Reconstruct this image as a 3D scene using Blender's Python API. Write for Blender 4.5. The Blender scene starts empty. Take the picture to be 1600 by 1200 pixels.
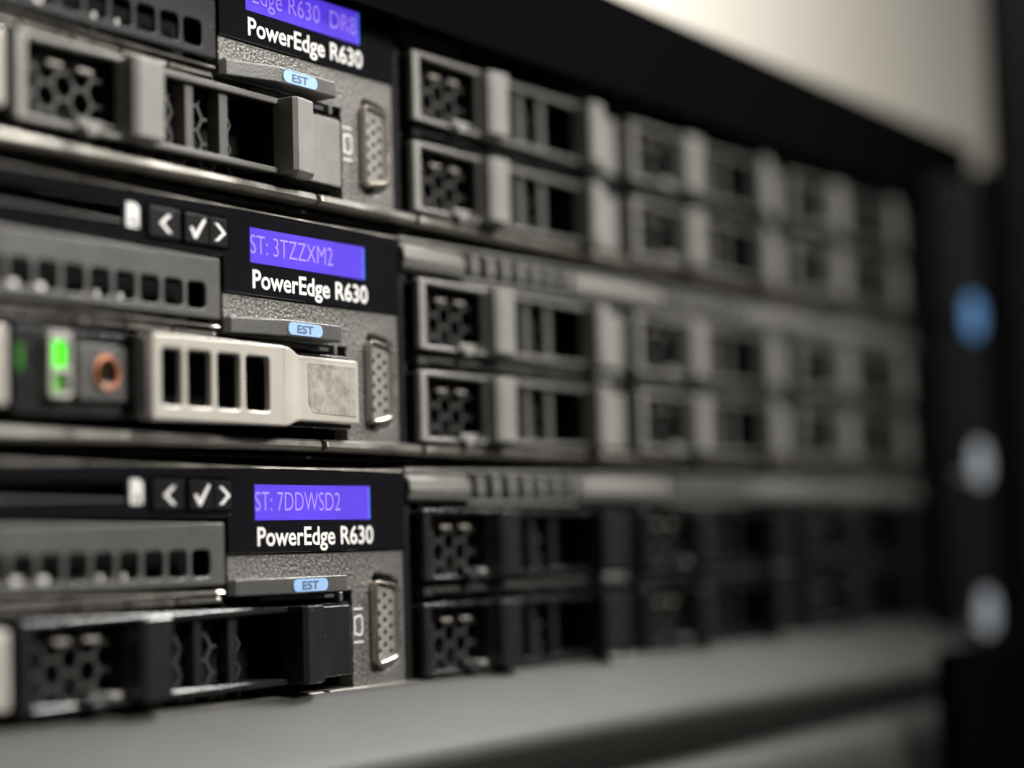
import bpy, bmesh, math, random
from mathutils import Vector, Euler
from mathutils.geometry import tessellate_polygon

random.seed(4)
S = 0.001                       # everything below is measured in millimetres
U = 44.45                       # height of one rack unit
SC = bpy.context.scene
COL = SC.collection
R = math.radians

# ------------------------------------------------------------------ camera
cam_d = bpy.data.cameras.new('camera')
cam = bpy.data.objects.new('camera', cam_d)
COL.objects.link(cam)
cam.location = (-301.485 * S, -224.157 * S, -44.257 * S)
cam.rotation_euler = Euler((R(94.644), R(1.6635), R(-56.56)), 'XYZ')
cam_d.sensor_width = 36
cam_d.lens = 36 * 3100 / 1600
cam_d.clip_start = 0.005
cam_d.clip_end = 50
cam_d.dof.use_dof = True
cam_d.dof.focus_distance = 0.3495
cam_d.dof.aperture_fstop = 4.6
SC.camera = cam

# ------------------------------------------------------------------ world and lamps
w = bpy.data.worlds.new('World')
SC.world = w
w.use_nodes = True
w.node_tree.nodes['Background'].inputs['Color'].default_value = (1.0, 0.97, 0.92, 1)
w.node_tree.nodes['Background'].inputs['Strength'].default_value = 0.035


def area_light(name, loc, target, size, size_y, energy, color, spread=180):
    d = bpy.data.lights.new(name, 'AREA')
    d.shape = 'RECTANGLE'
    d.size, d.size_y = size * S, size_y * S
    d.energy = energy
    d.color = color
    d.spread = R(spread)
    o = bpy.data.objects.new(name, d)
    COL.objects.link(o)
    o.location = Vector(loc) * S
    o.rotation_euler = (Vector(target) - Vector(loc)).to_track_quat('-Z', 'Y').to_euler()
    return o


area_light('aisle_lamp', (120, -520, 430), (-70, 0, 105), 220, 160, 1.75, (1.0, 0.97, 0.92), 74)
area_light('ceiling_lamp', (560, -130, 600), (-90, 0, -60), 420, 120, 1.35, (1.0, 0.98, 0.95), 45)
area_light('room_lamp', (1500, 300, 1500), (1900, 1300, 500), 900, 600, 90.0, (1.0, 0.95, 0.86))

SC.view_settings.view_transform = 'Standard'
SC.view_settings.look = 'None'
SC.view_settings.exposure = 0.0
SC.view_settings.gamma = 1.0
SC.cycles.use_denoising = True
SC.cycles.max_bounces = 8


# ------------------------------------------------------------------ materials
def mat(name, base, rough=0.5, metal=0.0, spec=0.5, bump=None, mottle=None, dust=None, emit=None, rough_var=0.0, coat=0.0):
    m = bpy.data.materials.new(name)
    m.use_nodes = True
    nt = m.node_tree
    b = nt.nodes['Principled BSDF']
    L = nt.links.new
    b.inputs['Base Color'].default_value = (*base, 1)
    b.inputs['Roughness'].default_value = rough
    b.inputs['Metallic'].default_value = metal
    b.inputs['Specular IOR Level'].default_value = spec
    b.inputs['Coat Weight'].default_value = coat
    b.inputs['Coat Roughness'].default_value = 0.05
    tc = nt.nodes.new('ShaderNodeTexCoord')

    def noise(scale, detail=2.0, rg=0.5):
        n = nt.nodes.new('ShaderNodeTexNoise')
        n.inputs['Scale'].default_value = scale
        n.inputs['Detail'].default_value = detail
        n.inputs['Roughness'].default_value = rg
        L(tc.outputs['Object'], n.inputs['Vector'])
        return n
    col = None
    if mottle:
        n = noise(mottle[0], 4, 0.6)
        r = nt.nodes.new('ShaderNodeValToRGB')
        r.color_ramp.elements[0].position = 0.3
        r.color_ramp.elements[1].position = 0.72
        lo, hi = 1 - mottle[1], 1 + mottle[1]
        r.color_ramp.elements[0].color = (*[c * lo for c in base], 1)
        r.color_ramp.elements[1].color = (*[c * hi for c in base], 1)
        L(n.outputs['Fac'], r.inputs['Fac'])
        col = r.outputs['Color']
    if dust:
        n = noise(dust[0], 3, 0.7)
        mr = nt.nodes.new('ShaderNodeMapRange')
        mr.inputs['From Min'].default_value = dust[1]
        mr.inputs['From Max'].default_value = dust[1] + 0.05
        mr.inputs['To Max'].default_value = dust[2]
        L(n.outputs['Fac'], mr.inputs['Value'])
        mx = nt.nodes.new('ShaderNodeMix')
        mx.data_type = 'RGBA'
        if col: L(col, mx.inputs['A'])
        else: mx.inputs['A'].default_value = (*base, 1)
        mx.inputs['B'].default_value = (0.42, 0.39, 0.34, 1)
        L(mr.outputs['Result'], mx.inputs['Factor'])
        col = mx.outputs['Result']
    if col:
        L(col, b.inputs['Base Color'])
    if rough_var:
        n = noise(180, 4, 0.65)
        mr = nt.nodes.new('ShaderNodeMapRange')
        mr.inputs['From Min'].default_value = 0.3
        mr.inputs['From Max'].default_value = 0.7
        mr.inputs['To Min'].default_value = max(0.02, rough - rough_var)
        mr.inputs['To Max'].default_value = rough + rough_var
        L(n.outputs['Fac'], mr.inputs['Value'])
        L(mr.outputs['Result'], b.inputs['Roughness'])
    if bump:
        n = noise(bump[0], 2.5, 0.55)
        bp = nt.nodes.new('ShaderNodeBump')
        bp.inputs['Strength'].default_value = bump[1]
        bp.inputs['Distance'].default_value = bump[2] * S
        L(n.outputs['Fac'], bp.inputs['Height'])
        L(bp.outputs['Normal'], b.inputs['Normal'])
    if emit:
        b.inputs['Emission Color'].default_value = (*emit[0], 1)
        b.inputs['Emission Strength'].default_value = emit[1]
    return m


M = {}
M['panel'] = mat('hammered_grey_paint', (0.17, 0.165, 0.154), 0.36, 0.35, bump=(1800, 1.0, 0.35), mottle=(1800, 1.0), rough_var=0.05)
M['cover'] = mat('grey_painted_steel', (0.10, 0.098, 0.093), 0.42, 0.35, bump=(2600, 0.6, 0.10), mottle=(900, 0.12), dust=(700, 0.70, 0.35), rough_var=0.06)
M['cover_black'] = mat('black_cover_steel', (0.007, 0.007, 0.0075), 0.5, 0.0, 0.3, bump=(2600, 0.5, 0.08), dust=(600, 0.68, 0.25))  # near-black version of the cover steel
M['gloss'] = mat('gloss_black_acrylic', (0.006, 0.0062, 0.008), 0.10, 0, 0.5, dust=(1500, 0.74, 0.30), rough_var=0.04)
M['key'] = mat('black_rubber_key', (0.008, 0.008, 0.0085), 0.5, 0, 0.12, bump=(3000, 0.4, 0.05))
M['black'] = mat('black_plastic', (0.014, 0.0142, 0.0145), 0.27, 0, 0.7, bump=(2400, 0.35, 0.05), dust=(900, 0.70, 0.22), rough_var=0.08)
M['dark'] = mat('unlit_black_steel', (0.006, 0.006, 0.0065), 0.7, 0, 0.2)
M['rib'] = mat('dark_grey_plastic', (0.095, 0.092, 0.085), 0.4, bump=(2400, 0.35, 0.06))  # darker copy of the blank's grey, shade of the recessed ribs
M['slot'] = mat('half_shaded_grey_plastic', (0.13, 0.127, 0.118), 0.36, bump=(2400, 0.35, 0.06), dust=(900, 0.72, 0.3))  # in-between copy of the blank's grey, shade put into the slot rails
M['bezel'] = mat('grey_bezel_paint', (0.23, 0.225, 0.21), 0.36, 0.3, bump=(2600, 0.5, 0.08), mottle=(700, 0.12))
M['grey'] = mat('grey_plastic', (0.215, 0.21, 0.195), 0.34, 0.0, 0.55, bump=(2400, 0.35, 0.06), mottle=(300, 0.10), dust=(900, 0.72, 0.3), rough_var=0.06)
M['mesh'] = mat('dull_black_mesh', (0.058, 0.058, 0.055), 0.5, 0.3, bump=(2200, 0.4, 0.05))
M['beige'] = mat('warm_grey_painted_metal', (0.47, 0.44, 0.39), 0.36, 0.25, 0.5, bump=(3200, 0.25, 0.04), mottle=(160, 0.06), dust=(1200, 0.75, 0.4), rough_var=0.05)
M['scuffed'] = mat('scuffed_grey_film', (0.30, 0.285, 0.25), 0.5, 0.2, mottle=(420, 0.42), bump=(700, 0.6, 0.10))
M['steel'] = mat('zinc_plated_steel', (0.38, 0.36, 0.325), 0.34, 0.9, bump=(1500, 0.3, 0.05), mottle=(220, 0.15), rough_var=0.1)
M['spring'] = mat('dull_spring_steel', (0.10, 0.10, 0.095), 0.4, 0.5)
M['chrome'] = mat('lit_spring_steel', (0.82, 0.80, 0.76), 0.25, 0.6)  # pale copy of the spring steel, highlight put into the colour
M['post'] = mat('worn_black_paint', (0.011, 0.0115, 0.0125), 0.7, 0, 0.2, mottle=(40, 0.2))
M['nickel'] = mat('nickel_shell', (0.60, 0.54, 0.47), 0.28, 0.95, bump=(900, 0.25, 0.05), rough_var=0.08)
M['insert'] = mat('grey_connector_insert', (0.26, 0.25, 0.23), 0.42, 0.2, bump=(1800, 0.35, 0.06), mottle=(700, 0.15))
M['white'] = mat('white_print', (0.72, 0.71, 0.69), 0.5, mottle=(1500, 0.06))
M['lcd'] = mat('violet_lcd', (0.03, 0.02, 0.10), 0.3, emit=((0.105, 0.05, 0.80), 1.0))
_nt = M['lcd'].node_tree
_n = _nt.nodes.new('ShaderNodeTexNoise'); _n.inputs['Scale'].default_value = 70; _n.inputs['Detail'].default_value = 3
_r = _nt.nodes.new('ShaderNodeMapRange'); _r.inputs['From Min'].default_value = .3; _r.inputs['From Max'].default_value = .7
_r.inputs['To Min'].default_value = .82; _r.inputs['To Max'].default_value = 1.12
_t = _nt.nodes.new('ShaderNodeTexCoord')
_nt.links.new(_t.outputs['Object'], _n.inputs['Vector']); _nt.links.new(_n.outputs['Fac'], _r.inputs['Value'])
_nt.links.new(_r.outputs['Result'], _nt.nodes['Principled BSDF'].inputs['Emission Strength'])
M['lcd_text'] = mat('pale_lcd_text', (0.1, 0.08, 0.2), 0.4, emit=((0.40, 0.27, 0.88), 1.0))
M['lcd_edge'] = mat('blue_lcd_edge', (0.03, 0.05, 0.10), 0.3, emit=((0.07, 0.16, 1.0), 1.1))
M['pill'] = mat('pale_blue_sticker', (0.27, 0.43, 0.70), 0.5, mottle=(600, 0.05))
M['pill_text'] = mat('slate_blue_print', (0.07, 0.10, 0.16), 0.6)
M['green'] = mat('green_lamp', (0.05, 0.4, 0.02), 0.3, emit=((0.06, 0.95, 0.0), 1.4))
M['green_dim'] = mat('dim_green_lamp', (0.08, 0.20, 0.04), 0.35, emit=((0.06, 0.40, 0.01), 0.9))
M['green_glow'] = mat('green_spill_glow', (0.03, 0.10, 0.02), 0.4, emit=((0.02, 0.20, 0.0), 0.5))  # spill of the green lamps, made as a glow
M['copper'] = mat('copper_ring', (0.62, 0.25, 0.13), 0.38, 0.5, mottle=(900, 0.12))
M['rim'] = mat('light_grey_rim', (0.34, 0.33, 0.30), 0.45, mottle=(500, 0.08))
M['shelf'] = mat('grey_powder_coat', (0.042, 0.042, 0.039), 0.6, 0.0, 0.25, bump=(1300, 0.4, 0.08), mottle=(25, 0.10), dust=(500, 0.72, 0.25))
M['rack'] = mat('black_powder_coat', (0.003, 0.0031, 0.0034), 0.8, 0, 0.0, bump=(1200, 0.4, 0.08))
M['blue_knob'] = mat('blue_plastic_glow', (0.12, 0.28, 0.55), 0.4, emit=((0.10, 0.23, 0.46), 0.6))  # knob plastic given a glow of its own
M['pale_knob'] = mat('pale_plastic_glow', (0.42, 0.45, 0.48), 0.35, emit=((0.34, 0.37, 0.41), 0.55))  # pale knobs glow too, brightness added to the plastic
M['wall'] = mat('warm_white_plaster', (0.76, 0.735, 0.69), 0.85, mottle=(2.0, 0.05), bump=(60, 0.2, 1.0))
M['floor'] = mat('grey_floor_vinyl', (0.22, 0.21, 0.19), 0.5, mottle=(3.0, 0.1))


# ------------------------------------------------------------------ mesh helpers
def P3(axis, u, v, t):
    if axis == 'y': return (u * S, t * S, v * S)        # outline in x,z
    if axis == 'x': return (t * S, u * S, v * S)        # outline in y,z
    return (u * S, v * S, t * S)                        # outline in x,y


def area2(l):
    return sum(l[i][0] * l[(i + 1) % len(l)][1] - l[(i + 1) % len(l)][0] * l[i][1] for i in range(len(l)))


def inset(l, d):
    """move every edge of a loop to its left by d"""
    if not d: return list(l)
    out, n = [], len(l)
    for i in range(n):
        a, b, c = Vector(l[i - 1]), Vector(l[i]), Vector(l[(i + 1) % n])
        e1, e2 = (b - a).normalized(), (c - b).normalized()
        n1, n2 = Vector((-e1.y, e1.x)), Vector((-e2.y, e2.x))
        k = 1 + n1.dot(n2)
        m = (n1 + n2) / max(k, 0.25)
        out.append((b.x + m.x * d, b.y + m.y * d))
    return out


def prism(bm, loops, t0, t1, ch=0.0, axis='y', ch1=None):
    """closed prism of an outline with holes between t0 (front) and t1, with a three step chamfer at t0 and optionally at t1"""
    ch1 = ch if (ch1 is None and axis != 'y') else (ch1 or 0.0)
    L = [list(loops[0]) if area2(loops[0]) > 0 else list(reversed(loops[0]))]
    for h in loops[1:]:
        L.append(list(h) if area2(h) < 0 else list(reversed(h)))
    sg = 1 if t1 > t0 else -1
    rings = []
    if ch: rings += [(ch, 0.0), (ch * 0.5, ch * 0.13), (ch * 0.13, ch * 0.5), (0, ch)]
    else: rings += [(0, 0)]
    lvl = [(i, t0 + sg * d) for i, d in rings]
    if ch1: lvl += [(0, t1 - sg * ch1), (ch1 * 0.13, t1 - sg * ch1 * 0.5), (ch1 * 0.5, t1 - sg * ch1 * 0.13), (ch1, t1)]
    else: lvl += [(0, t1)]
    allv = [[[bm.verts.new(P3(axis, u, v, t)) for u, v in inset(l, i)] for l in L] for i, t in lvl]
    for a, b in zip(allv, allv[1:]):
        for la, lb in zip(a, b):
            n = len(la)
            for i in range(n):
                bm.faces.new((la[i], la[(i + 1) % n], lb[(i + 1) % n], lb[i]))
    for vs, (i, t) in ((allv[0], lvl[0]), (allv[-1], lvl[-1])):
        flat = [v for l in vs for v in l]
        if len(vs) == 1 and len(flat) <= 40 and False:
            bm.faces.new(flat)
            continue
        tri = tessellate_polygon([[Vector((u, v, 0)) for u, v in inset(l, i)] for l in L])
        for f in tri:
            try: bm.faces.new([flat[k] for k in f])
            except ValueError: pass
    return bm


def rrect(x0, x1, z0, z1, r=0.0, n=3):
    if r <= 0: return [(x0, z0), (x1, z0), (x1, z1), (x0, z1)]
    out = []
    for cx, cz, a in ((x1 - r, z0 + r, -90), (x1 - r, z1 - r, 0), (x0 + r, z1 - r, 90), (x0 + r, z0 + r, 180)):
        for k in range(n + 1):
            t = R(a + 90 * k / n)
            out.append((cx + r * math.cos(t), cz + r * math.sin(t)))
    return out


def circle(cx, cz, r, n=16, rz=None):
    return [(cx + r * math.cos(2 * math.pi * k / n), cz + (rz or r) * math.sin(2 * math.pi * k / n)) for k in range(n)]


def box(bm, x0, x1, y0, y1, z0, z1, ch=0.0):
    return prism(bm, [rrect(x0, x1, z0, z1)], y0, y1, ch)


def loft(bm, secs):
    """secs: list of (x, y_front, y_back, z0, z1, chamfer)"""
    rings = []
    for x, yf, yb, z0, z1, c in secs:
        pr = [(yb, z0), (yb, z1), (yf + c, z1), (yf + c * .3, z1 - c * .3), (yf, z1 - c), (yf, z0 + c), (yf + c * .3, z0 + c * .3), (yf + c, z0)]
        rings.append([bm.verts.new((x * S, y * S, z * S)) for y, z in pr])
    for a, b in zip(rings, rings[1:]):
        n = len(a)
        for i in range(n):
            bm.faces.new((a[i], a[(i + 1) % n], b[(i + 1) % n], b[i]))
    bm.faces.new(rings[0])
    bm.faces.new(list(reversed(rings[-1])))
    return bm


def NB(): return bmesh.new()


def finish(name, bm, m, parent=None, loc=None, angle=14):
    bmesh.ops.recalc_face_normals(bm, faces=bm.faces)
    me = bpy.data.meshes.new(name)
    bm.to_mesh(me)
    bm.free()
    return link(name, me, m, parent, loc, angle)


def link(name, me, m, parent=None, loc=None, angle=14):
    me.materials.clear()
    me.materials.append(M[m])
    me.shade_smooth()
    me.set_sharp_from_angle(angle=R(angle))
    o = bpy.data.objects.new(name, me)
    COL.objects.link(o)
    if parent: o.parent = parent
    if loc: o.location = Vector(loc) * S
    return o


def tag(o, label=None, cat=None, group=None, kind=None):
    if label: o['label'] = label
    if cat: o['category'] = cat
    if group: o['group'] = group
    if kind: o['kind'] = kind
    return o


def thing(name, loc, label, cat, group=None):
    o = bpy.data.objects.new(name, None)
    o.empty_display_size = 0.01
    COL.objects.link(o)
    o.location = Vector(loc) * S
    return tag(o, label, cat, group)


def children(o):
    return [c for c in COL.objects if c.parent == o]


def copy_tree(o, parent=None, loc=None):
    kids = children(o)
    c = o.copy()
    COL.objects.link(c)
    c.parent = parent
    if loc: c.location = Vector(loc) * S
    for ch in kids: copy_tree(ch, c)
    return c


def remat(o, swap):
    """give a copied thing meshes of its own in another plastic"""
    for ch in children(o):
        if ch.type == 'MESH' and ch.data.materials[0].name in swap:
            ch.data = ch.data.copy()
            ch.data.materials[0] = M[swap[ch.data.materials[0].name]]
        remat(ch, swap)


def lettering(name, s, x0, x1, z0, cap, y, m, parent, bold=0.0, depth=0.04, shear=0.0):
    """flat print: cap height and total width in mm, base line at z0"""
    cu = bpy.data.curves.new(name, 'FONT')
    cu.body = s
    cu.size = 1.0
    cu.offset = bold
    cu.resolution_u = 4
    t = bpy.data.objects.new(name, cu)
    COL.objects.link(t)
    me = bpy.data.meshes.new_from_object(t.evaluated_get(bpy.context.evaluated_depsgraph_get()))
    COL.objects.unlink(t)
    bpy.data.objects.remove(t)
    xs = [v.co.x for v in me.vertices]
    a, b = min(xs), max(xs)
    kx = (x1 - x0) / (b - a)
    kz = cap / 0.729
    for v in me.vertices:
        x, z = v.co.x, v.co.y
        v.co = ((x0 + (x - a) * kx + shear * z * kz) * S, y * S, (z0 + z * kz) * S)
    me.name = name
    return link(name, me, m, parent)


# ------------------------------------------------------------------ room and rack
bm = NB(); box(bm, -2500, 4500, 1400, 1450, -1000, 2200)
tag(finish('wall', bm, 'wall'), kind='structure')
bm = NB(); box(bm, -2500, 4500, -2000, 1400, -1040, -1000)
tag(finish('floor', bm, 'floor'), kind='structure')

BASE = -27.0        # underside of a server relative to its own zero line

beam = thing('rack_beam', (0, 0, U + 17.0), 'black horizontal rack rail running above the top server', 'rack rail')
bm = NB(); prism(bm, [[(-6, -5.5), (-2.4, -5.5), (-2.4, 0.3), (40, 0.3), (40, 16), (-6, 16)]], -320, 300, 0.8, 'x'); finish('front_face', bm, 'rack', beam)

post = thing('rack_post', (300, 0, -400), 'tall black upright rack post at the far end of the servers', 'rack post')
bm = NB(); box(bm, 0, 60, -18, -12, 0, 900, 1.0); finish('upright', bm, 'post', post)
bm = NB()
box(bm, -44, -0.3, 3, 36, 0, 470, 0.6); box(bm, 0, 50, -11.9, -6, 0, 470, 0.5); box(bm, -46, -0.4, -12, 2.9, 0, 327, 0.5)
finish('mounting_flange', bm, 'post', post)

shelf = thing('rack_shelf', (0, 0, -U + BASE - 6.5), 'wide grey metal rack shelf under the bottom server, out of focus', 'shelf')
bm = NB()
prism(bm, [[(6, 8.0), (-2.4, 8.8), (-4.5, 7.9), (-19.5, 0.2), (-21.0, -0.9), (-22.0, -2.2), (-22.2, -3.6), (-21.6, -5.0), (-18.5, -9.2), (-16.5, -12), (6, -12)]], -420, 250, 0.5, 'x')
finish('tray', bm, 'shelf', shelf, angle=40)
bm = NB()
prism(bm, [[(-8, -12.1), (-20, -12.3), (-24, -14.2), (-26.5, -17), (-27.5, -21), (-27.5, -50), (-8, -50)]], -420, 250, 0.5, 'x')
finish('skirt', bm, 'shelf', shelf, angle=40)
bm = NB(); box(bm, 172, 300, -42, -37, -120, 4.2, 0.8); finish('mounting_ear', bm, 'rack', shelf)
bm = NB(); box(bm, -400, 248, -7.9, 4, -40, -12.2); finish('bracket', bm, 'dark', shelf)


# ------------------------------------------------------------------ drive blank
H = 13.7


def hex_plate(x0, x1, z0, z1, y0, y1, rr=2.45, hole=2.08):
    bm = NB()
    cp, rp = 1.5 * rr, math.sqrt(3) * rr
    n = int((x1 - x0) / cp) + 1
    for i in range(n + 1):
        for j in range(-1, int((z1 - z0) / rp) + 2):
            cx, cz = x0 + i * cp, z0 + j * rp + (rp / 2 if i % 2 else 0)
            if cz < z0 - rp * .55 or cz > z1 + rp * .55: continue
            def ring(r, y): return [bm.verts.new(((cx + r * math.cos(R(60 * k))) * S, y * S, (cz + r * math.sin(R(60 * k))) * S)) for k in range(6)]
            a, b, c = ring(rr, y0), ring(hole, y0), ring(hole, y1)
            for k in range(6):
                l = (k + 1) % 6
                bm.faces.new((a[k], a[l], b[l], b[k]))
                bm.faces.new((b[k], b[l], c[l], c[k]))
    bmesh.ops.remove_doubles(bm, verts=bm.verts, dist=1e-6)
    return bm


def make_blank(loc, label):
    t = thing('drive_blank', loc, label, 'drive blank', 'drive blanks filling the server bays')
    bm = NB()
    front = [rrect(0, 69.6, 0, H, 0.5, 2), rrect(2.3, 21.9, 0.9, H - 1.0, 0.4, 2),
             rrect(30.2, 61.0, 1.2, H - 1.3, 0.5, 2)]
    prism(bm, [rrect(0, 29.9, 0, H, 0.5, 2), front[1]], -2.5, -1.2, 0.4)
    finish('frame', bm, 'grey', t)
    bm = NB()
    prism(bm, [rrect(30.0, 69.6, 0.1, H - 0.1, 0.2, 1), [(30.9, 1.2), (61.0, 1.2), (61.0, H - 1.3), (30.9, H - 1.3)]], -2.2, -1.2, 0.3)
    finish('slot_frame', bm, 'slot', t)
    bm = NB()
    prism(bm, [rrect(0.2, 80.8, 0.2, H - 0.2, 0.3, 1)] + [inset(h, 0) for h in front[1:]], -1.19 + 1.2, 6.0, 0.1)
    prism(bm, [rrect(0.3, 69.4, 0.3, H - 0.3, 0.3, 1)] + front[1:], -1.19, 0.0)
    finish('tray', bm, 'dark', t)
    bm = NB()
    prism(bm, [[(22.1, -2.3), (22.5, -4.7), (23.4, -5.4), (28.8, -5.4), (29.5, -4.8), (29.7, -2.3)]], 0.35, H - 0.35, 0.4, 'z')
    finish('pivot_bar', bm, 'grey', t)
    for a, b in ((29.9, 31.9), (38.2, 40.2), (46.6, 48.8)):
        bm = NB(); box(bm, a, b, -1.3, 1.5, 1.0, H - 1.1, 0.25); finish('rib', bm, 'rib', t)
    bm = NB()
    prism(bm, [[(60.9, -1.1), (61.1, -5.4), (61.8, -6.1), (66.8, -5.4), (69.2, -3.2), (69.5, -1.5), (69.5, -1.1)]], 0.15, H - 0.15, 0.45, 'z')
    prism(bm, [[(69.7, 0), (69.7, -0.9), (80.2, -0.6), (80.8, -0.3), (80.8, 0)]], 0.5, H - 0.7, 0.3, 'z')
    finish('end_grip', bm, 'grey', t)
    finish('hex_mesh', hex_plate(1.9, 48, 1.2, H - 1.2, 1.0, 1.7), 'mesh', t)
    bm = NB(); box(bm, 0.6, 80, 6.02, 7.2, 0.5, H - 0.5); finish('back_plate', bm, 'dark', t)
    bm = NB()
    for x in (8.2, 14.6):
        box(bm, x, x + 3.2, -0.6, 1.5, H - 3.7, H - 3.1, 0.2)
    finish('catch', bm, 'beige', t)  # tabs in a paler colour, standing for the light they catch
    bm = NB()
    box(bm, 12.2, 17.6, -3.1, -1.0, 0.5, 1.9, 0.25)
    box(bm, 13.6, 16.2, -3.5, -1.0, -0.5, 1.0, 0.25)
    finish('release_latch', bm, 'grey', t)
    bm = NB(); box(bm, 16.8, 20.4, -2.7, 2.0, 1.0, 2.0, 0.4); finish('spring_clip', bm, 'spring', t)
    return t


# ------------------------------------------------------------------ drive carrier
def make_carrier(loc, label):
    t = thing('drive_carrier', loc, label, 'drive carrier', 'drive carriers with warm grey handles')
    bm = NB()
    prism(bm, [rrect(0, 81, 0.2, H - 0.2, 0.5, 2), rrect(11.4, 23.2, 2.0, H - 1.8, 0.5, 2),
               rrect(26.0, 58.5, 1.2, H - 1.2, 0.5, 2)], -1.4, 9.0, 0.35)
    finish('body', bm, 'black', t)
    bm = NB(); box(bm, 0.6, 80, 9.02, 10.4, 0.6, H - 0.6); finish('back_plate', bm, 'dark', t)
    # lamps
    bm = NB()
    prism(bm, [rrect(5.6, 10.2, 2.6, H - 1.0, 0.5, 2), rrect(6.4, 9.4, 7.2, H - 2.4, 0.4, 2), rrect(6.4, 9.4, 3.4, 6.3, 0.4, 2)], -3.2, -1.3, 0.25)
    lb = finish('lamp_bezel', bm, 'rim', t)
    bm = NB(); prism(bm, [rrect(6.5, 9.0, 7.3, H - 2.5, 0.8, 3)], -2.9, -1.35, 0.3); finish('status_lamp', bm, 'green', lb)
    bm = NB(); prism(bm, [rrect(6.5, 8.6, 3.5, 6.2, 0.3, 2)], -2.2, -1.35, 0.2); finish('activity_lamp', bm, 'green_dim', lb)
    # release button
    bm = NB()
    prism(bm, [rrect(12.2, 22.4, 2.6, H - 2.4, 0.4, 2), circle(18.0, 6.9, 2.1, 20)], -2.4, 4.0, 0.3)
    rb = finish('release_button', bm, 'cover', t)
    bm = NB()
    prism(bm, [circle(18.0, 6.9, 2.85, 24), circle(18.0, 6.9, 2.15, 24)], -3.0, -1.5, 0.4)
    finish('ring', bm, 'copper', rb)
    bm = NB()
    prism(bm, [circle(18.0, 6.9, 2.12, 20), circle(18.0, 6.9, 1.5, 20)], -1.2, 3.0, 0.5)
    finish('socket', bm, 'nickel', rb)
    bm = NB(); prism(bm, [circle(18.0, 6.9, 1.6, 16)], 1.5, 2.5); finish('core', bm, 'dark', rb)
    bm = NB(); box(bm, 54.9, 55.4, 8.2, 8.6, 3.0, 10.0); box(bm, 58.0, 58.4, 4.2, 4.9, 3.2, 8.5); box(bm, 0.7, 1.6, -1.6, -1.2, 6.6, 10.6); finish('green_spill', bm, 'green_glow', t)  # glowing strips added where the green lamplight glints and spills
    # black hinge rib beside the handle
    bm = NB()
    prism(bm, [[(22.9, -1.2), (23.0, -3.6), (23.4, -4.1), (24.0, -4.1), (24.3, -3.6), (24.3, -1.2)]], 0.8, H - 0.2, 0.3, 'z')
    finish('hinge', bm, 'black', t)
    # handle
    bm = NB()
    slots = [rrect(a, a + ww, 2.2, H - 2.3, 0.7, 3) for a, ww in ((27.2, 4.6), (33.2, 5.6), (40.3, 5.6), (47.4, 6.0))]
    prism(bm, [rrect(25.0, 57.6, -0.2, H + 0.0, 0.01, 1)] + slots, -5.6, -4.4, 0.4)
    loft(bm, [(24.6, -4.7, -3.4, 0.2, H - 0.4, .3), (25.02, -5.3, -3.4, -0.1, H - 0.1, .4)])
    loft(bm, [(57.2, -5.6, -3.3, -0.2, H, .4), (58.8, -5.5, -3.2, 0.0, H - .05, .5), (60.6, -5.0, -2.2, 0.5, H - .4, .6),
              (63.4, -3.7, -1.6, 1.0, H - .9, .5), (64.6, -3.4, -1.5, 1.1, H - 1.0, .4), (80.4, -3.3, -1.5, 1.1, H - 1.0, .4), (81.2, -2.9, -1.5, 1.2, H - 1.1, .3)])
    hd = finish('handle', bm, 'beige', t)
    bm = NB()
    prism(bm, [[(66.2, 4.2), (67.6, 2.6), (79.8, 2.4), (79.8, H - 2.2), (66.2, H - 2.2)]], -3.42, -3.0, 0.06)
    finish('grip_plate', bm, 'scuffed', hd)
    return t


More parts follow.
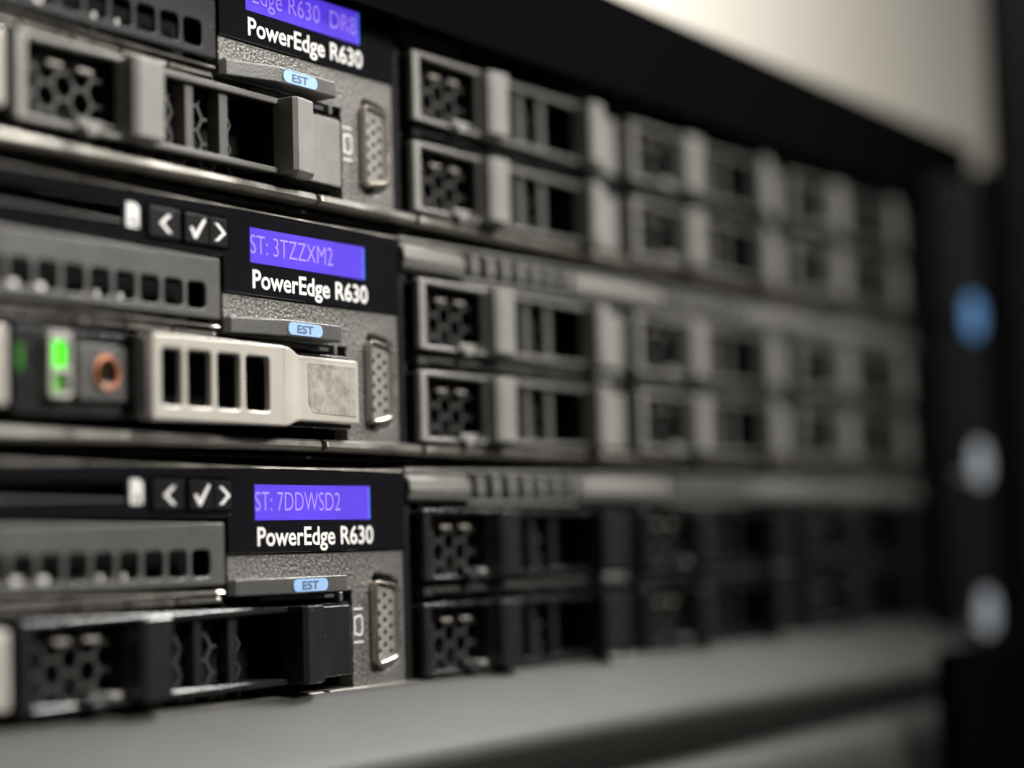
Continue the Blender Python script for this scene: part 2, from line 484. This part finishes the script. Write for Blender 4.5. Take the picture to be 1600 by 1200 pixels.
# ------------------------------------------------------------------ rack server
def make_server(k, label, id_text, cover_mat, strip_mat):
    t = thing('rack_server', (0, 0, k * U + BASE), label, 'server', 'rack servers stacked in the rack')
    D = -BASE          # local zero line above the thing's base

    def part(name, bm, m, parent=t):
        bmesh.ops.translate(bm, verts=bm.verts, vec=(0, 0, D * S))
        return finish(name, bm, m, parent)
    x0 = -186
    # chassis: closed box behind the face, open bays in front
    bm = NB()
    prism(bm, [rrect(x0, 256, -26.6, 16.6)], 10.6, 620)
    part('chassis', bm, 'dark')
    bm = NB()
    box(bm, x0, 256.4, 1.4, 620, 16.62, 17.1)
    part('lid', bm, 'dark')
    # glossy black face with card slot
    bm = NB()
    prism(bm, [[(x0, 6.0), (-49.2, 6.0), (-49.2, 0.05), (0.6, 0.05), (0.6, 13.6), (0.0, 14.3), (x0, 14.3)],
               rrect(-128, -73.4, 9.2, 11.9, 0.2, 2), rrect(-67.9, -47.9, 7.0, 12.7, 0.4, 2)], -0.6, 4.0, 0.3)
    g = part('display_face', bm, 'gloss')
    bm = NB(); box(bm, -129, -46, 4.02, 4.6, 6.6, 13); part('slot_back', bm, 'dark', g)
    bm = NB(); prism(bm, [rrect(-128, -73.6, 8.9, 9.25)], -0.85, 1.5, 0.1); part('card_slot_lip', bm, 'cover', g)
    bm = NB()
    prism(bm, [[(-72.2, 8.4), (-69.4, 8.4), (-69.4, 11.8), (-70.2, 12.4), (-72.2, 12.4)]], -0.66, -0.5)
    ci = part('card_icon', bm, 'white', g)
    bm = NB()
    prism(bm, [[(-70.9, 10.4), (-70.5, 10.4), (-70.5, 9.6), (-69.7, 8.8), (-69.9, 8.5), (-70.7, 9.3), (-71.4, 8.9), (-71.6, 9.2), (-70.9, 9.6)]], -0.70, -0.6)
    part('card_pin', bm, 'dark', ci)
    # menu keys
    for a, b in ((-67.4, -59.9), (-58.9, -53.0), (-52.9, -48.3)):
        bm = NB(); prism(bm, [rrect(a, b, 7.3, 12.4, 0.25, 2)], -1.0, 3.5, 0.35)
        ky = part('menu_key', bm, 'key', g)
        c = (a + b) / 2
        w_ = 0.62
        if a < -60:
            sh = [(c + 1.5, 12.0 - .2), (c + 1.5 - w_ * 1.5, 11.8), (c - 1.4, 9.85), (c + 1.5 - w_ * 1.5, 7.9), (c + 1.5, 7.9), (c - 1.4 + w_ * 1.5, 9.85)]
        elif a < -56:
            sh = [(c - 1.9, 10.0), (c - 1.2, 10.2), (c - 0.55, 8.9), (c + 1.5, 12.3), (c + 2.1, 12.0), (c - 0.3, 7.7), (c - 0.8, 7.7)]
        else:
            c += .3
            sh = [(c - 1.5, 11.8), (c - 1.5 + w_ * 1.5, 11.8), (c + 1.4, 9.85), (c - 1.5 + w_ * 1.5, 7.9), (c - 1.5, 7.9), (c + 1.4 - w_ * 1.5, 9.85)]
        cz = 9.85
        sh = [(x, cz + (z - cz) * 0.78) for x, z in sh]
        bm = NB(); prism(bm, [sh], -1.06, -0.9); part('symbol', bm, 'white', ky)
    # LCD
    bm = NB(); prism(bm, [rrect(-42.3, -10.7, 5.7, 11.8)], -0.68, -0.3)
    lcd = part('lcd_screen', bm, 'lcd', g)
    bm = NB(); prism(bm, [rrect(-10.68, -10.2, 5.75, 11.75)], -0.68, -0.3); part('screen_edge', bm, 'lcd_edge', lcd)
    txt, tx1 = id_text
    lettering('screen_text', txt, -42.3, tx1, D + 7.3, 3.5, -0.72, 'lcd_text', lcd, bold=-0.012)
    lettering('model_lettering', 'PowerEdge R630', -41.8, -9.4, D + 1.35, 3.3, -0.66, 'white', g, bold=0.018)
    # hammered control panel
    shell = [(-9.4, -5.6), (-9.4, -21.2), (-8.7, -22.3), (-6.9, -22.5), (-3.0, -21.6), (-1.5, -20.4), (-0.9, -18.9), (-0.9, -7.4), (-1.5, -5.9), (-3.0, -4.9), (-7.2, -4.0), (-8.8, -4.3)]
    bm = NB()
    prism(bm, [[(-48.9, 0), (0.5, 0), (0.5, -25.4), (-15.3, -25.4), (-15.3, -7.2), (-48.9, -7.2)], shell], 0.0, 3.2, 0.25)
    cp = part('control_panel', bm, 'panel')
    bm = NB(); box(bm, -15, 0.4, 5.0, 5.6, -25, -3); part('port_back', bm, 'dark', cp)
    bm = NB()
    for z in (-10.55, -16.55): box(bm, -15.0, -12.2, -0.07, 0.1, z - 0.17, z + 0.17)
    prism(bm, [[(-14.9, -11.9), (-14.9, -15.2), (-12.9, -15.5), (-12.3, -15.0), (-12.3, -12.1), (-12.9, -11.6)],
               [(-14.5, -12.3), (-14.5, -14.8), (-13.1, -15.1), (-12.7, -14.8), (-12.7, -12.3), (-13.1, -12.0)]], -0.07, 0.1)
    part('monitor_symbol', bm, 'white', cp)
    # VGA port
    def dshape(i):
        xl, xr = -10.1 + i, -3.2 - i
        zt, zb = -5.2 - i, -21.4 + i
        raw = [(xl, zb + .2), (xr, zb + 1.2), (xr, zt - 1.2), (xl, zt - .2)]
        out = []
        rad = 1.35 - i * .6
        n = 4
        for j in range(4):
            a, b, c = Vector(raw[j - 1]), Vector(raw[j]), Vector(raw[(j + 1) % 4])
            p, q = b + (a - b).normalized() * rad, b + (c - b).normalized() * rad
            for s in range(n + 1):
                u = s / n
                v = (1 - u) ** 2 * p + 2 * u * (1 - u) * b + u * u * q
                out.append((v.x, v.y))
        return out
    bm = NB(); prism(bm, [dshape(0), dshape(0.62)], -1.6, 4.8, 0.22)
    vp = part('vga_port', bm, 'nickel')
    holes = []
    for c in range(3):
        for r_ in range(5):
            holes.append(circle(-8.5 + c * 1.75, -8.35 - r_ * 2.28 - (0 if c == 1 else 1.1) - (0.1 if c == 2 else 0), 0.54, 10))
    bm = NB(); prism(bm, [dshape(0.66)] + holes, -0.95, 3.0, 0.1); part('pin_block', bm, 'insert', vp)
    bm = NB(); prism(bm, [dshape(0.7)], 3.02, 4.0); part('block_back', bm, 'dark', vp)
    # service tag slider
    bm = NB(); prism(bm, [[(-49.0, -0.2), (-48.2, -1.2), (-39.0, -4.2), (-36.6, -4.6), (-22.6, -4.6), (-22.0, -4.0), (-22.0, -0.2)]], -7.05, -4.2, 0.25, 'z')
    st = part('service_tag', bm, 'cover')
    bm = NB(); prism(bm, [rrect(-37.3, -27.9, -6.75, -4.55, 1.09, 4)], -4.68, -4.5); pl = part('sticker', bm, 'pill', st)
    lettering('sticker_text', 'EST', -34.9, -30.5, D - 6.35, 1.45, -4.73, 'pill_text', pl, bold=0.015)
    bm = NB(); box(bm, -40, -17.4, 0.6, 4, -8.3, -7.25, 0.2); box(bm, -19.6, -18.6, -0.6, 2, -9.0, -7.3, 0.2); part('tag_rail', bm, 'cover', st)
    # vented cover over the left bay
    bm = NB()
    holes = [rrect(-56.8 - 5.53 * i - 2.25, -56.8 - 5.53 * i + 2.25, -3.6, 0.9, 0.95, 3) for i in range(22)]
    prism(bm, [rrect(x0, -51.0, -5.0, 5.3, 0.3, 2)] + holes, -1.4, -0.6, 0.25)
    part('vent_cover', bm, cover_mat)
    bm = NB(); box(bm, x0, -51.2, 6.0, 6.6, -5.0, 5.2); part('cover_back', bm, 'dark')
    bm = NB()
    for px, sz in ((-78.8, .35), (-96, .8), (-90.6, .8), (-73.6, .3)):
        box(bm, px - sz, px + sz, -0.55, 5.9, -3.5, -2.5, .15)
    part('vent_glint', bm, 'white')  # white pegs added as glints at the bottom of the vent holes
    # bent steel rail below the cover with punched ticks
    bm = NB()
    prism(bm, [[(-0.9, -6.3), (-0.5, -5.9), (3, -5.9), (3, -6.5)]], x0, -50.6, 0.1, 'x')
    for a in range(9):
        xx = -50.8 - a * 11.0
        prism(bm, [[(-0.2, -7.3), (0.2, -6.9), (3, -6.9), (3, -7.8), (-0.2, -7.8)]], xx - 10.2, xx, 0.12, 'x')
    part('bay_rail', bm, 'steel')
    # divider between the two drive rows on the right, bay posts
    bm = NB()
    for c in range(3):
        a = 4 + c * 84
        prism(bm, [[(-0.4, -9.2), (-0.9, -8.7), (-0.9, -7.4), (-0.4, -6.9), (9, -6.9), (9, -9.2)]], a + 2, a + 79, 0.2, 'x')
        for q in range(6):
            box(bm, a + 5 + q * 12.2, a + 13 + q * 12.2, -1.5, 0, -8.4, -7.9, .15)
    part('bay_divider', bm, cover_mat if k != -1 else 'mesh')
    for a in (1.0, 85.6, 169.6, 253.6):
        bm = NB(); box(bm, a, a + 2.0, 0.2, 10, -25.2, 8.2, 0.3); part('bay_post', bm, 'dark')
    # slotted strip along the top of the right-hand bays
    for a, b, vents in ((1.6, 22.0, 0), (22.0, 63.0, 1), (63.0, 104.0, 0), (104.0, 143.0, 1), (143.0, 256.0, 0)):
        bm = NB()
        if not vents:
            prism(bm, [[(-0.9, 9.6), (-1.6, 11.2), (-1.2, 13.2), (0.2, 14.4), (6, 14.4), (6, 8.9), (0, 8.9)]], a, b, 0.5, 'x')
        else:
            n = int((b - a) / 5.55)
            bk = NB(); prism(bk, [[(2.5, 9.0), (2.5, 14.2), (6, 14.2), (6, 9.0)]], a + .1, b - .1, 0.1, 'x')
            part('vent_back', bk, 'dark')
            prism(bm, [[(-0.5, 8.6), (-0.5, 9.4), (3, 9.4), (3, 8.6)]], a + .1, b - .1, 0.15, 'x')
            for i in range(n):
                xx = a + 2.6 + i * (b - a - 1) / n
                prism(bm, [circle(xx + 1.4, 11.9, 1.3, 14, 2.3)], -1.2, 3.0, 0.5)
        o = part('vent_strip' if vents else 'bezel_strip', bm, strip_mat)
    # steel lips along the bottom
    for a, b in ((x0, -25.2), (-23.9, 5.2), (6.6, 256.0)):
        bm = NB(); prism(bm, [[(-1.6, -26.4), (-2.0, -25.8), (-1.8, -24.9), (-1.0, -24.5), (8, -24.5), (8, -26.6), (-1.0, -26.6)]], a, b, 0.35, 'x')
        part('bottom_lip', bm, 'steel')
    # thin bright front edge of the top cover
    bm = NB(); prism(bm, [[(-0.3, 14.36), (-0.7, 14.6), (-0.3, 15.0), (6, 15.0), (6, 14.36)]], x0, 0.4, 0.15, 'x')
    part('top_edge', bm, 'steel')
    bm = NB(); prism(bm, [[(-0.2, 14.42), (-0.6, 14.9), (-0.2, 15.4), (6, 15.4), (6, 14.42)]], 1.2, 256, 0.15, 'x')
    part('top_edge', bm, strip_mat)
    # ear with latch knob at the far end
    bm = NB(); prism(bm, [[(257, 2.6), (257, -8), (259, -12), (262, -13.0), (288, -13.0), (291, -10), (291, 2.6)]], -26.2, 16.4, 0.6, 'z')
    ear = part('rack_ear', bm, 'post')
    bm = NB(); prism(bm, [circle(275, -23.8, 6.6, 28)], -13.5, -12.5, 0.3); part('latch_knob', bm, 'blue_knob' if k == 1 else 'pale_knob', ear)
    return t


make_server(1, 'top server of the stack, purple screen blurred and cut by the picture edge', ('rEdge R630  DR8', -11.2), 'cover_black', 'dark')  # strip coloured black for the shade under the rack beam
make_server(0, 'middle server with screen reading ST: 3TZZXM2 and grey vented cover', ('ST: 3TZZXM2', -19.6), 'cover', 'bezel')
make_server(-1, 'bottom server with screen reading ST: 7DDWSD2, resting just above the grey shelf', ('ST: 7DDWSD2', -19.0), 'cover', 'bezel')

# ------------------------------------------------------------------ drives in the bays
ROW = {'upper': -6.3, 'lower': -24.0}
SRV = {1: 'top', 0: 'middle', -1: 'bottom'}
CN = ['beside the panel', 'in the middle column', 'in the farthest column']
first = None
black_first = None
swap = {'grey_plastic': 'black', 'dark_grey_plastic': 'black', 'half_shaded_grey_plastic': 'black', 'dull_spring_steel': 'chrome'}
for k in (1, 0, -1):
    for rn, z in ROW.items():
        for c in range(3):
            lab = f"{'black' if k == -1 else 'grey'} drive blank of the {SRV[k]} server, {rn} row, {CN[c]}"
            loc = (4 + 84 * c + random.uniform(-.25, .25), random.uniform(-.4, .3), k * U + z + random.uniform(-.12, .12))
            if first is None:
                first = make_blank(loc, lab)
                continue
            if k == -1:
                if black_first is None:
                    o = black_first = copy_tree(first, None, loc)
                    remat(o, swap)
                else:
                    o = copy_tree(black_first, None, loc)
            else:
                o = copy_tree(first, None, loc)
            o['label'] = lab
o = copy_tree(first, None, (-97, 0, U - 22.7))
o['label'] = 'blurred grey drive blank left of the top server\'s port panel'
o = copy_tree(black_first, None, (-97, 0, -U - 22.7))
o['label'] = 'black drive blank with honeycomb mesh left of the bottom server\'s port panel'
car = make_carrier((-97, 0, -22.7), 'drive carrier with lit green lamp, copper ring button and four-slot handle')
for k, lab in ((1, 'handle end of a carrier cut by the left edge in the top server'),
               (0, 'handle end of a carrier cut by the left edge in the middle server'),
               (-1, 'handle end of a carrier cut by the left edge in the bottom server')):
    o = copy_tree(car, None, (-181, 0, k * U - 22.7))
    o['label'] = lab
